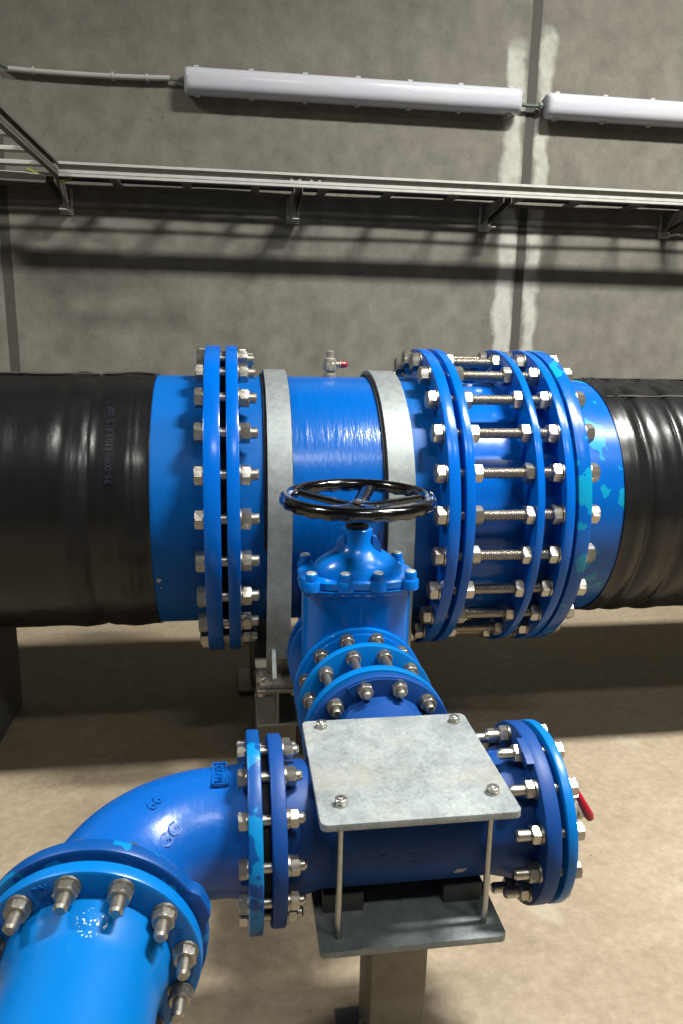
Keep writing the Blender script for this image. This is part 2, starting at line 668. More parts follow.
# tee
XV = -.0556          # x of the branch, valve and wheel
ZB = -.3225          # height of the branch axis
R2 = .1665           # radius of the DN200 flanges
YB = -.607
tee = thing('pipe_tee', 'large blue tee between two galvanised straps, behind the black handwheel', 'pipe tee', V(0, 0, -RP))
b = B(); b.lathe([(-.272, RP), (.168, RP)], AX, 128); b.make('body', 'tee_body', tee)
for q0, q1 in ((XB1 - .004, -.2725), (.1685, XC0 + .004)):
    b = B(); b.lathe([(q0, RP), (q1, RP)], AX, 128); b.make('neck', 'tee_blue', tee)
b = B(); b.ring(XB0, XB1, RF, .36, AX, segs=128); b.make('flange', 'flange_blue', tee)
b = B(); b.ring(XC0, XC1, RF, .36, AX, segs=128); b.make('flange', 'flange_blue', tee)
b = B(); b.ring(XC1, XD0, .415, .36, AX, .001); b.make('gasket', 'rubber', tee)
BR = lambda y: frame(V(XV, y, ZB), Vector((0, -1, 0)))
b = B(); b.lathe([(0, .11), (-.25 - YB - .02, .11)], BR(-.25), 64); b.make('branch', 'tee_blue', tee)
b = B(); b.ring(0, .024, R2, .1, BR(YB + .026)); b.make('branch_flange', 'flange_blue', tee)

# dismantling joint
dj = thing('dismantling_joint', 'large blue dismantling joint with long tie rods between three flange rings', 'pipe coupling', V(.47, 0, -RP))
b = B(); b.lathe([(XD1 - .01, .398), (XF0 + .01, .398)], AX, 128); b.make('body', 'flange_blue', dj)
b = B(); b.ring(XD0, XD1, RF, .36, AX, segs=128); b.make('flange', 'flange_blue', dj)
b = B(); b.ring(XE0, XE1, RF, .40, AX, segs=128); b.make('gland_ring', 'flange_blue', dj)
b = B(); b.ring(XE1, XE1 + .03, .43, .40, AX, segs=128); b.make('seal', 'rubber', dj)
b = B(); b.ring(XF0, XF1, RF, .36, AX, segs=128); b.ring(XE1 + .028, XF0 + .002, .425, .40, AX, segs=96); b.make('flange', 'flange_blue', dj)
b = B(); b.ring(XF1, XG0, .43, .36, AX, .001); b.make('gasket', 'rubber', dj)
AF, NH = .052, .028
sm = stud_mesh(.031, round(XG1 - XC0 + .068, 5))
nm, nmw = nut_mesh(AF, NH, False), nut_mesh(AF, NH, True)
for k in range(24):
    a = R_(OFF + 15 * k)
    T = AX @ Matrix.Translation((0, RB * cos(a), RB * sin(a)))
    t = place(sm, 'tie_rod', dj, T @ Matrix.Translation((XC0 - .034, 0, 0)))
    for (xx, fl, me) in ((XC0, True, nmw), (XD1, False, nm), (XE0, True, nm), (XF0, True, nmw), (XG1, False, nmw)):
        Q = T @ Matrix.Translation((xx, 0, 0))
        if fl:
            Q = Q @ FLIP
        place(me, 'nut', t, Q @ Matrix.Rotation(random.uniform(0, pi / 3), 4, 'X'))

# right pipe
rp = thing('flanged_pipe', 'large black sleeved pipe with thick blue flange and cyan paint smears, leaving to the right', 'pipe', V(1.6, 0, -RP))
b = B()
prof = [(.845, .412), (.846, .418)]
x = .86
while x < 3.9:
    bump_ = .005 * math.exp(-((x - .893) / .016) ** 2) - .008 * math.exp(-((x - .935) / .012) ** 2) + .005 * math.exp(-((x - .975) / .022) ** 2) - .008 * math.exp(-((x - 1.055) / .013) ** 2) + .005 * math.exp(-((x - 1.1) / .03) ** 2)
    prof.append((x, .418 + bump_))
    x += .006 if x < 1.5 else .08
b.lathe(prof, AX, 96, rf=wrinkle(.0028, 9.7))
b.make('black_sleeve', 'sleeve', rp, label='black wrinkled plastic sleeve')
for (x0, x1, a0) in ((.86, 1.4, 118), (.86, 1.5, 92)):
    b = B()
    pth = []
    for i in range(40):
        x = x0 + (x1 - x0) * i / 39
        a = R_(a0 + 3.0 * noise.noise(Vector((x * 7, 5, 0))))
        pth.append(V(x, .421 * cos(a), .421 * sin(a)))
    b.sweep(pth, [.0035 + .002 * noise.noise(Vector((p.x * 14, 2, 1))) for p in pth], 8)
    b.make('sleeve_seam', 'dust', rp)
b = B(); b.lathe([(XG1 - .002, RP - .002), (.86, RP - .002)], AX, 128); b.make('pipe_end', 'flange_touchup', rp, label='blue pipe end with cyan touch-up')
b = B(); b.ring(XG0, XG1, RF, .36, AX, segs=128); b.make('flange', 'flange_touchup', rp, label='thick blue flange smeared with cyan paint')

# air valve on the crown
av = thing('air_valve', 'small nickel valve with red cap standing on top of the blue tee', 'valve', V(-.038, 0, RP))
Zf = lambda z: frame(V(-.038, 0, z), Vector((0, 0, 1)), Vector((0, 1, 0)))
b = B()
b.lathe([(0, .017), (.006, .019), (.018, .019), (.02, .016), (.026, .016)], Zf(.408), 24)
b.lathe([(0, .017), (.004, .0215), (.012, .0215), (.014, .017)], Zf(.410), 24)
b.hexa(0, .026, .042, Zf(.436), chamf=(True, True))
b.lathe([(0, .021), (.012, .02), (.016, .014), (.028, .013), (.03, .0135), (.037, .0135), (.039, .011)], Zf(.462), 24)
b.make('body', 'nickel', av)
Sf = frame(V(-.018, 0, .456), Vector((1, 0, 0)))
b = B(); b.lathe([(0, .009), (.012, .009), (.013, .012), (.016, .012)], Sf, 20); b.make('outlet', 'nickel', av)
b = B(); b.lathe([(.016, .0115), (.03, .0115), (.036, .009), (.04, .004)], Sf, 20); b.make('cap', 'red', av, label='red cap')

# ------------------------------------------------------------------ straps and their supports
def strap(x0, x1, label, lean):
    t = thing('pipe_strap', label, 'pipe strap', V((x0 + x1) / 2, 0, -.465), 'galvanised straps over the blue tee')
    ri, ro, zb = .424, .437, -.448
    out = [(-ro, zb)] + [(ro * cos(a), ro * sin(a)) for a in [pi - pi * i / 64 for i in range(65)]] + [(ro, zb)]
    inn = [(-ri, zb)] + [(ri * cos(a), ri * sin(a)) for a in [pi - pi * i / 64 for i in range(65)]] + [(ri, zb)]
    def u_band(o, i, a, b_):
        bb = B()
        n = len(o)
        bm = bb.bm
        vs = [[bm.verts.new(V(x + lean * min(0, p[1] - .4) / .85, p[0], p[1])) for p in q] for q in (o, i) for x in (a, b_)]
        oa, ob_, ia, ib = vs
        for k in range(n - 1):
            bm.faces.new((oa[k], oa[k + 1], ob_[k + 1], ob_[k]))
            bm.faces.new((ia[k], ib[k], ib[k + 1], ia[k + 1]))
            bm.faces.new((oa[k], ia[k], ia[k + 1], oa[k + 1]))
            bm.faces.new((ob_[k], ob_[k + 1], ib[k + 1], ib[k]))
        for k in (0, n - 1):
            bm.faces.new((oa[k], ob_[k], ib[k], ia[k]))
        return bb
    u_band(out, inn, x0, x1).make('band', 'galv_band', t)
    l_o = [(.4235 * cos(a), .4235 * sin(a)) for a in [pi * 1.05 - pi * 1.1 * i / 64 for i in range(65)]]
    l_i = [(.4155 * cos(a), .4155 * sin(a)) for a in [pi * 1.05 - pi * 1.1 * i / 64 for i in range(65)]]
    u_band(l_o, l_i, x0 - .009, x1 + .003).make('liner', 'rubber', t, label='black rubber liner under the band')
    x0, x1 = x0 - lean, x1 - lean
    xm = (x0 + x1) / 2
    for s in (-1, 1):
        b = B(); b.box(V(x0 - .022, s * .40, -.463), V(x1 + .018, s * .522, -.450), bev=.002)
        b.box(V(x0, s * .4372, -.452), V(x1, s * .445, -.40), bev=.002)
        f = b.make('foot', 'galv_dull', t, label='flat bolted foot with weld')
        b = B(); b.prism([(s * .437, -.45 + ZA), (s * .505, -.45 + ZA), (s * .505, -.438 + ZA), (s * .452, -.372 + ZA), (s * .437, -.372 + ZA)], 'X', xm - .020, xm - .008)
        b.make('gusset', 'galv_band', f)
        for dx in (-.052, .045):
            o = place(head_mesh(.024, .01, .016, .04, 'bolt_dull'), 'bolt', t, Matrix.Translation(V(xm + dx, s * .492, -.450)) @ Matrix.Rotation(pi / 2, 4, 'Y'))
            place(nut_mesh(.024, .012, True, 'bolt_dull'), 'nut', o, Matrix.Translation(V(xm + dx, s * .492, -.4805)) @ Matrix.Rotation(pi / 2, 4, 'Y'))
    return t


def support(xc, label):
    t = thing('pipe_support', label, 'pipe support', Vector((xc, 0, 0)), 'steel supports under the straps')
    def ibeam(bb, y0, y1, z0, z1, w, tf=.011, tw=.0075):
        bb.box(V(xc - w / 2, y0, z1 - tf), V(xc + w / 2, y1, z1), bev=.0015, seg=1)
        bb.box(V(xc - w / 2, y0, z0), V(xc + w / 2, y1, z0 + tf), bev=.0015, seg=1)
        bb.box(V(xc - tw / 2, y0 + .0005, z0 + tf), V(xc + tw / 2, y1 - .0005, z1 - tf))
    b = B(); ibeam(b, -.53, .53, -.583, -.463, .12); b.make('beam', 'galv_dull', t)
    for s in (-1, 1):
        yc = s * .40
        b = B()
        for (a0, a1) in ((-.06, -.049), (.049, .06)):
            b.box(V(xc - .06, yc + a0, -.868), V(xc + .06, yc + a1, -.583))
        b.box(V(xc - .004, yc - .049, -.868), V(xc + .004, yc + .049, -.583))
        p = b.make('post', 'galv_dull', t)
        b = B(); b.box((xc - .11, yc - .11, 0), (xc + .11, yc + .11, .014), bev=.002)
        b.make('base_plate', 'galv_dull', p)
    return t


strap(-.263, -.191, 'galvanised strap over the blue tee, left of the handwheel', .011)
strap(.090, .171, 'galvanised strap over the blue tee, right of the handwheel', 0.0)
support(-.245, 'steel beam support on the floor under the strap left of the handwheel')
support(.128, 'steel beam support on the floor under the strap right of the handwheel')

# concrete plinth at the left edge
b = B()
pts = []
for i in range(17):
    a = R_(254 + 50 * i / 16)
    pts.append((.4205 * cos(a), .4205 * sin(a) + ZA))
outl = [(-.12, 0), (.30, 0), (.30, .585)] + pts[::-1] + [(-.12, .474)]
b.prism(outl, 'X', -1.60, -1.195)
o = b.make('concrete_saddle', 'concrete')
single(o, 'dark concrete saddle block under the black pipe at the left edge', 'plinth')

# ------------------------------------------------------------------ gate valve
YV = -.735
gv = thing('gate_valve', 'glossy blue gate valve with black handwheel in front of the large tee', 'gate valve', V(XV, YV, -.50))


def superring(cx, cy, z, hx, hy, e=3.2, n=64):
    out = []
    for j in range(n):
        a = 2 * pi * j / n
        c, s_ = cos(a), sin(a)
        out.append(V(cx + hx * math.copysign(abs(c) ** (2 / e), c), cy + hy * math.copysign(abs(s_) ** (2 / e), s_), z))
    return out


b = B()
secs = [(-.50, .03, .03), (-.49, .08, .05), (-.465, .112, .066), (-.42, .134, .078), (-.36, .1385, .083), (-.2, .1385, .088), (-.09, .139, .090), (-.078, .142, .092), (-.072, .148, .098), (-.062, .15, .1), (-.060, .149, .099)]
b._quad_rings([superring(XV, YV, *s) for s in secs])
b.box(V(XV - .004, YV - .090, -.30), V(XV + .004, YV - .07, -.075), bev=.003)
b.lathe([(0, .122), (.215, .122)], frame(V(XV, YV + .105, ZB), Vector((0, -1, 0))), 64)
b.make('body', 'valve_blue', gv)
for (y0, y1) in ((-.836, -.812), (-.661, -.637)):
    b = B()
    Mf = frame(V(XV, y1, ZB), Vector((0, -1, 0)))
    b.ring(0, y1 - y0, R2, .1, Mf)
    if y0 < -.8:
        b.ring(y1 - y0, y1 - y0 + .005, R2 - .012, .1, Mf, .002)
    b.make('flange', 'valve_blue', gv)
b = B(); b.ring(0, .029, .12, .1, frame(V(XV, -.608, ZB), Vector((0, -1, 0)))); b.make('gasket', 'rubber', gv)
# bonnet
b = B()
def ear(z, g):
    r = superring(XV, YV, z, .146 + g, .096 + g, 3.0)
    return r
b._quad_rings([ear(-.059, .0), ear(-.056, .003), ear(-.040, .003), ear(-.036, -.002)])
bon = [(-.15 + .027, -.085), (-.04, -.098), (.042, -.098), (.121, -.085), (-.121, .085), (-.04, .098), (.04, .098), (.121, .085)]
bon = [(-.124, -.082), (-.041, -.092), (.041, -.092), (.124, -.082), (-.124, .082), (-.041, .092), (.041, .092), (.124, .082)]
for (dx, dy) in bon:
    b.lathe([(0, .019), (.002, .021), (.024, .021), (.027, .019)], frame(V(XV + dx, YV + dy, -.061), Vector((0, 0, 1)), Vector((0, 1, 0))), 24)
pr = [(-.04, .118, .088), (-.024, .115, .085), (-.006, .101, .076), (.010, .08, .063), (.022, .06, .052), (.032, .047, .045), (.044, .0405, .0405), (.076, .0385, .0385), (.078, .0365, .0365)]
b._quad_rings([superring(XV, YV, z, hx, hy, 2.0) for z, hx, hy in pr])
for s in (-1, 1):
    b.prism([(s * .036, .062 + ZA), (s * .046, .06 + ZA), (s * .054, .045 + ZA), (s * .06, .022 + ZA), (s * .036, .022 + ZA)], 'Y', YV - .007 - .02, YV + .007 - .02, Matrix.Translation((XV, 0, 0)))
b.make('bonnet', 'valve_blue', gv)
k = B()
k.lathe([(0, .0155), (.015, .0155), (.0195, .0142), (.0225, .0105)], Matrix(), 20)
bm_ = k.mesh('bolt', 'valve_blue')
k = B()
k.lathe([(.0205, .0135), (.0232, .0108), (.0242, .006)], Matrix(), 16)
cap_ = k.mesh('bolt_cap', 'galv_plate')
for (dx, dy) in bon:
    Q = frame(V(XV + dx, YV + dy, -.035), Vector((0, 0, 1)), Vector((0, 1, 0)))
    o = place(bm_, 'bolt', gv, Q)
    place(cap_, 'bolt_cap', o, Q, 'worn pale top')
ST = frame(V(XV, YV, .077), Vector((0, 0, 1)), Vector((0, 1, 0)))
b = B(); b.lathe([(0, .027), (.003, .029), (.014, .029), (.017, .022), (.045, .018)], ST, 32); b.make('stem', 'rubber', gv, label='black stem collar')
ZW = .153
hw = B()
hub = frame(V(XV, YV, ZW - .034), Vector((0, 0, 1)), Vector((0, 1, 0)))
hw.lathe([(-.004, .024), (.0, .030), (.004, .048), (.008, .054), (.016, .054), (.020, .048), (.022, .022), (.026, .020)], hub, 48)
wheel = hw.make('handwheel', 'black_gloss', gv, label='black lacquered handwheel')
b = B()
rings = []
for i in range(120):
    a = 2 * pi * i / 120
    rr, r1 = .1815, .0165
    ring = []
    for j in range(18):
        t = 2 * pi * j / 18
        w = 1 + .12 * max(0, -sin(t)) * cos(24 * a)
        ring.append(V(XV + (rr + r1 * w * cos(t)) * cos(a), YV + (rr + r1 * w * cos(t)) * sin(a), ZW + r1 * 1.05 * w * sin(t)))
    rings.append(ring)
b._quad_rings(rings, closed_v=True)
b.make('rim', 'black_gloss', wheel)
for a in (4, 71, 146, 219, 292):
    b = B()
    a = R_(a)
    n = 10
    rings = []
    for i in range(n):
        f = i / (n - 1)
        r = .024 + f * .153
        z = ZW - .018 + .018 * f ** 1.3
        hwid = .019 + .003 * f
        hth = .0085
        c, s_ = cos(a), sin(a)
        ring = []
        for j in range(12):
            t = 2 * pi * j / 12
            q = hwid * cos(t)
            ring.append(V(XV + r * c - q * s_, YV + r * s_ + q * c, z + hth * sin(t)))
        rings.append(ring)
    b._quad_rings(rings)
    b.make('spoke', 'black_gloss', wheel)
b = B()
b.hexa(.026, .031, .022, hub)
b.lathe([(.031, .006), (.033, .006)], hub, 16)
b.make('hub_nut', 'bolt', wheel, label='zinc nut holding the handwheel')

# valve to tee-branch bolts (behind the valve)
bolt_circle(gv, frame(V(XV, 0, ZB), Vector((0, 1, 0))), .143, 12, 15, .03, .02, -.637, YB + .028, .01, .013, .016, mat='bolt_dull')

# ------------------------------------------------------------------ small dismantling joint
sj = thing('dismantling_joint', 'small blue dismantling joint of two thin rings in front of the gate valve', 'pipe coupling', V(XV, -.95, ZB - R2))
NY = Vector((0, -1, 0))
F0 = frame(V(XV, 0, ZB), NY)             # local x = -y
b = B(); b.ring(.841, 1.05, .108, .098, F0, .001); b.make('body', 'valve_blue', sj)
b = B(); b.ring(.918, .942, R2, .108, F0); b.make('gland_ring', 'bright_blue', sj)
b = B(); b.ring(1.046, 1.071, R2, .1, F0); b.make('flange', 'bright_blue', sj)
b = B(); b.ring(1.071, 1.078, .135, .1, F0, .001); b.make('gasket', 'rubber', sj)
sm2 = stud_mesh(.019, .355, 'bolt_dull')
nm2, nm2n = nut_mesh(.031, .017, True, 'bolt_dull'), nut_mesh(.031, .017, True, 'bolt_dull')
for k in range(12):
    a = R_(15 + 30 * k)
    T = F0 @ Matrix.Translation((0, .143 * cos(a), .143 * sin(a)))
    t = place(sm2, 'stud', sj, T @ Matrix.Translation((.785, 0, 0)))
    for (xx, fl) in ((.812, True), (.841, False), (.942, False), (1.1035, False)):
        place(nm2, 'nut', t, T @ Matrix.Translation((xx, 0, 0)) @ (FLIP if fl else Matrix()) @ Matrix.Rotation(random.uniform(0, pi / 3), 4, 'X'))

# ------------------------------------------------------------------ lower tee
YT, ZT = -1.338, -.336
XI0, XI1, XJ0, XJ1, XK0, XK1 = -.3109, -.2848, .1605, .1900, .2005, .2190
lt = thing('pipe_tee', 'small dark blue tee clamped under the galvanised plate', 'pipe tee', V(-.06, YT, ZT - .11))
TX = fx(0, YT, ZT)
b = B()
b.lathe([(XI1 - .004, .118), (XI1 + .035, .118), (XI1 + .065, .11), (XJ0 - .06, .11), (XJ0 - .02, .119), (XJ0 + .004, .121)], TX, 80)
BF = frame(V(XV, 0, ZB), NY)
b.lathe([(1.10, .121), (1.135, .119), (1.16, .111), (1.33, .111)], BF, 72)
b.make('body', 'deep_blue', lt)


def lug(a0, w, h):
    def f(a):
        d = (a - R_(a0) + pi) % (2 * pi) - pi
        return h / (1 + math.exp((abs(d) - R_(w)) / .02))
    return f


def lugs(*ls):
    fs = [lug(*l) for l in ls]
    return lambda a: sum(f(a) for f in fs)


b = B(); b.ring(XI0, XI1, R2, .1, TX, .004); b.make('flange', 'deep_blue', lt)
b = B(); b.ring(XJ0, XJ1, R2, .1, TX, .004)
# thickened boss on the flange's inner face
def boss(bb, Mf, x0, x1, a0, a1, r0, r1):
    o = []
    n = 12
    for i in range(n + 1):
        a = R_(a0 + (a1 - a0) * i / n)
        o.append((r1 * cos(a), r1 * sin(a)))
    for i in range(n + 1):
        a = R_(a1 + (a0 - a1) * i / n)
        o.append((r0 * cos(a), r0 * sin(a)))
    bb.prism(o, 'X', x0, x1, Mf)
boss(b, TX, XJ0 - .011, XJ0 + .004, 97, 118, .150, R2 - .0005)
b.make('flange', 'deep_blue', lt)
b = B(); b.ring(1.0785, 1.1035, R2 - .001, .1, BF, .004)
boss(b, BF, 1.1, 1.108, 72, 118, .12, R2 - .006)
b.make('branch_flange', 'deep_blue', lt)
b = B(); b.ring(XI0 - .0145, XI0, .135, .1, TX, .001); b.make('gasket', 'rubber', lt)
for k in range(12):
    pass
# pale sticker low on the tee's front
b = B()
st = []
for (x_, a_) in ((.016, 206.5), (.034, 206.5), (.041, 201), (.023, 201)):
    st.append((x_, a_))
ringA = [V(x_, YT + .1103 * cos(R_(a_)), ZT + .1103 * sin(R_(a_))) for x_, a_ in st]
ringB = [V(x_, YT + .1112 * cos(R_(a_)), ZT + .1112 * sin(R_(a_))) for x_, a_ in st]
b._quad_rings([ringA, ringB])
b.make('sticker', 'sticker', lt, label='small pale slanted sticker')
lettering('DN 200', .03, .0005, 'deep_blue', lt, None, bend=lambda co: V(-.075 + co.x, YT + (.110 + co.z) * cos(R_(183) - co.y / .11), ZT + (.110 + co.z) * sin(R_(183) - co.y / .11)))

# blind flange at the right end
bf = thing('blind_flange', 'bright blue blind flange closing the right end of the small tee', 'blind flange', V(.206, YT, ZT - R2))
b = B(); b.lathe([(XK0, R2 - .003), (XK0 + .001, R2 - .001), (XK0 + .003, R2), (XK1 - .003, R2), (XK1 - .001, R2 - .001), (XK1, R2 - .003)], TX, 96)
b.lathe([(XK1 - .001, .105), (XK1 + .003, .102)], TX, 64)
b.make('disc', 'bright_blue', bf)
b = B(); b.ring(XJ1, XK0, .135, .1, TX, .001); b.make('gasket', 'rubber', bf)
MX = TX @ Matrix.Rotation(pi, 4, 'Z')
bolt_circle(bf, TX @ Matrix.Rotation(pi, 4, 'Z'), .143, 12, 18, .030, .02, -XK1, -XJ0, .027, .0135, .017)

# drain valve with red lever
dv = thing('ball_valve', 'small drain valve with red lever on the blind flange', 'valve', V(XK1, YT - .03, ZT))
DX = fx(0, YT - .02, ZT + .005)
b = B()
b.lathe([(XK1 - .004, .011), (XK1 + .018, .011)], DX, 20)
b.hexa(XK1 + .012, XK1 + .03, .034, DX, chamf=(True, True))
b.lathe([(XK1 + .03, .015), (XK1 + .038, .02), (XK1 + .052, .02), (XK1 + .06, .015)], DX, 24)
b.hexa(XK1 + .06, XK1 + .074, .032, DX, chamf=(True, True))
b.make('body', 'nickel', dv)
LV = frame(V(XK1 + .045, YT - .02, ZT + .005), Vector((-.05, -.45, .9)))
b = B(); b.lathe([(.015, .007), (.054, .007), (.055, .009), (.062, .009)], LV, 16); b.make('stem', 'nickel', dv)
p0 = LV @ Vector((.04, 0, 0)) + Vector((0, 0, .026))
b = B()
pth = [p0 + Vector((-.018, .012, .014)), p0 + Vector((-.006, .002, .006)), p0 + Vector((.010, -.012, -.018)), p0 + Vector((.026, -.02, -.048)), p0 + Vector((.030, -.022, -.056))]
b.sweep(pth, [.005, .0075, .007, .0095, .007], 12)
b.make('lever', 'red', dv, label='red vinyl coated lever')

# ------------------------------------------------------------------ elbow
XH0, XH1 = -.3497, -.3254
NE = Vector((-.045, -.998, -.035)).normalized()
E1 = V(-.585, -1.568, -.354)           # middle of the elbow's lower face
el = thing('pipe_elbow', 'blue cast elbow turning from the small tee towards the viewer', 'pipe elbow', V(-.52, -1.40, ZT - .11))
P0 = V(XH0 + .006, YT, ZT)
P3 = E1 - NE * .02
Pa, Pb = P0 + Vector((-.045, 0, 0)), P3 - NE * .035
path, tang = [P0, P0 + Vector((-.02, 0, 0))], [Vector((-1, 0, 0))] * 2
d1 = .118
n = 22
for i in range(n + 1):
    f = i / n
    c0, c1, c2, c3 = Pa, Pa + Vector((-d1, 0, 0)), Pb - NE * d1 * .9, Pb
    p = c0 * (1 - f) ** 3 + c1 * 3 * f * (1 - f) ** 2 + c2 * 3 * f * f * (1 - f) + c3 * f ** 3
    tg = ((c1 - c0) * 3 * (1 - f) ** 2 + (c2 - c1) * 6 * f * (1 - f) + (c3 - c2) * 3 * f * f).normalized()
    path.append(p); tang.append(tg)
path += [P3]; tang += [NE]
b = B(); b.sweep(path, [.118, .116] + [.1125] * (n + 1) + [.118], 64, tang=tang)
b.make('body', 'elbow_blue', el)
b = B(); b.ring(XH0, XH1, .1755, .1, TX, .004, 180, lugs((100, 7, .006), (80, 5, -.003))); b.make('flange', 'elbow_flange', el)
EF = frame(E1, NE)
b = B(); b.ring(-.026, 0, .1715, .1, EF, .005, 180, lugs((20, 9, .010), (196, 8, .006))); b.make('flange', 'elbow_flange', el)
b = B(); b.ring(0, .012, .135, .1, EF, .001); b.make('gasket', 'rubber', el)
bolt_circle(el, TX, .143, 12, 20, .029, .019, XH0, XI1, .011, .0135, .017)


def elbow_pt(f, ang, rr):
    """point on the elbow's skin: fraction along, angle from the top towards the viewer's side"""
    i = min(int(f * (len(path) - 1)), len(path) - 2)
    g = f * (len(path) - 1) - i
    p = path[i].lerp(path[i + 1], g)
    t = tang[i].lerp(tang[i + 1], g).normalized()
    u = (Vector((0, 0, 1)) - t * t.z).normalized()
    w = t.cross(u)
    return p + (u * cos(R_(ang)) + w * sin(R_(ang))) * rr, t, u * cos(R_(ang)) + w * sin(R_(ang)), w * cos(R_(ang)) - u * sin(R_(ang))


def elbow_text(txt, size, f, ang, spin=0, frame_box=None):
    c, t, nrm, w = elbow_pt(f, ang, .1125)
    xa = (-t * cos(R_(spin)) + w * sin(R_(spin))).normalized()
    ya = nrm.cross(xa)
    Mt = Matrix((xa, ya, nrm)).transposed().to_4x4()
    Mt.translation = c
    o = lettering(txt, size, .0022, 'elbow_blue', el, Mt)
    if frame_box:
        bb = B()
        w_, h_ = frame_box
        for (a0, a1) in (((-w_, -h_), (w_, -h_ + .003)), ((-w_, h_ - .003), (w_, h_)), ((-w_, -h_), (-w_ + .003, h_)), ((w_ - .003, -h_), (w_, h_))):
            bb.box((a0[0], a0[1], -.004), (a1[0], a1[1], .0015), Mt)
        bb.make('cast_frame', 'elbow_blue', el)


elbow_text('66', .03, .46, -12, 20)
elbow_text('GG', .032, .50, -44, 20)
elbow_text('DN 200', .02, .10, 4, 90, (.04, .014))

# ------------------------------------------------------------------ pipe towards the viewer
fp = thing('flanged_pipe', 'bright blue small flanged pipe coming towards the viewer from the elbow', 'pipe', V(-.59, -1.9, -.47))
b = B(); b.ring(.012, .037, .165, .1, EF, .005, 128); b.make('flange', 'bright_blue', fp)
b = B(); b.lathe([(.034, .122), (.048, .1205), (.066, .119), (.088, .1105), (.11, .1095), (1.3, .1095)], EF, 96)
fleck = EF @ Vector((.075, .1125 * cos(R_(80)), .1125 * sin(R_(80)))) - WM[fp].translation
M['bright_flecked'] = flecked('bright_blue_with_flecks', (0, 117, 200), (0, 123, 208), tuple(fleck), .022)
b.make('barrel', 'bright_flecked', fp)
hm, nm3 = head_mesh(.031, .0135, .02, .037 + .026 + .021 + .026, 'bolt_dull'), nut_mesh(.031, .017, True, 'bolt_dull')
for k in range(12):
    a = R_(7.5 + 30 * k)
    T = EF @ Matrix.Translation((-.026, .143 * cos(a), .143 * sin(a)))
    o = place(hm, 'bolt', fp, T)
    place(nm3, 'nut', o, T @ Matrix.Translation((.063, 0, 0)) @ Matrix.Rotation(random.uniform(0, 1), 4, 'X'))


def flange_text(txt, size, ang, r, parent, mat):
    a = R_(ang)
    u = EF.to_3x3() @ Vector((0, 1, 0))
    w = EF.to_3x3() @ Vector((0, 0, 1))
    nx = EF.to_3x3() @ Vector((1, 0, 0))
    rad = u * cos(a) + w * sin(a)
    xa = (u * sin(a) - w * cos(a)).normalized()
    Mt = Matrix((xa, rad, nx)).transposed().to_4x4()
    Mt.translation = EF @ Vector((.037, 0, 0)) + rad * r
    lettering(txt, size, .0016, mat, parent, Mt)


flange_text('DN\n200', .016, 112.5, .142, fp, 'bright_blue')
flange_text('PN', .022, -7.5, .144, fp, 'bright_blue')
flange_text('16', .018, 22.5, .144, fp, 'bright_blue')

# ------------------------------------------------------------------ clamp stand
cs = thing('clamp_stand', 'galvanised clamp stand holding the small tee between two plates on a post', 'pipe stand', Vector((-.066, -1.34, 0)))
px0, px1, py0, py1 = -.2348, .1035, -1.519, -1.180


def plate(z0, z1, x0, x1, y0, y1, rad):
    o = []
    for (cx, cy, a0) in ((x1 - rad, y1 - rad, 0), (x0 + rad, y1 - rad, 90), (x0 + rad, y0 + rad, 180), (x1 - rad, y0 + rad, 270)):
        for i in range(7):
            a = R_(a0 + 15 * i)
            o.append((cx + rad * cos(a), cy + rad * sin(a)))
    bb = B()
    bb._quad_rings([[V(x, y, z0) for x, y in o], [V(x, y, z0 + .001) for x, y in o], [V(x, y, z1 - .001) for x, y in o], [V(x * .998 + .002 * (x0 + x1) / 2, y * .998 + .002 * (y0 + y1) / 2, z1) for x, y in o]])
    return bb


plate(-.2235, -.2115, px0, px1, py0, py1, .012).make('top_plate', 'galv_plate', cs, label='mottled galvanised top plate')
plate(-.486, -.474, -.230, .103, -1.498, -1.185, .012).make('bottom_plate', 'galv_band', cs)
rods = [(-.195, -1.466), (.0705, -1.462), (-.198, -1.208), (.074, -1.214)]
rm = stud_mesh(.0115, .305, 'rod')
rn = nut_mesh(.019, .009, True, 'bolt')
for (rx, ry) in rods:
    T = Matrix.Translation(V(rx, ry, -.502)) @ Matrix.Rotation(-pi / 2, 4, 'Y')
    r = place(rm, 'threaded_rod', cs, T)
    place(rn, 'nut', r, Matrix.Translation(V(rx, ry, -.2115)) @ Matrix.Rotation(-pi / 2, 4, 'Y'))
    place(rn, 'nut', r, Matrix.Translation(V(rx, ry, -.486)) @ Matrix.Rotation(pi / 2, 4, 'Y'))
for (x0, x1) in ((-.2145, -.140), (.010, .084)):
    for (y0, y1) in ((-1.408, -1.382), (-1.294, -1.268)):
        b = B(); b.box(V(x0, y0, -.474), V(x1, y1, -.4345), bev=.003); b.make('pad', 'pad', cs, label='dark grey pad under the tee')
b = B(); b.box(V(-.121, -1.395, -.868), V(-.009, -1.283, -.486), bev=.006, seg=3); b.make('post', 'galv_dull', cs)
b = B(); b.box((-.165, -1.405, 0), (-.006, -1.235, .012), bev=.002)
b.make('base_plate', 'galv_dull', cs)
b = B(); b.prism([(-.160, .012), (-.121, .012), (-.121, .09)], 'Y', -1.345, -1.335); b.make('gusset', 'galv_dull', cs)

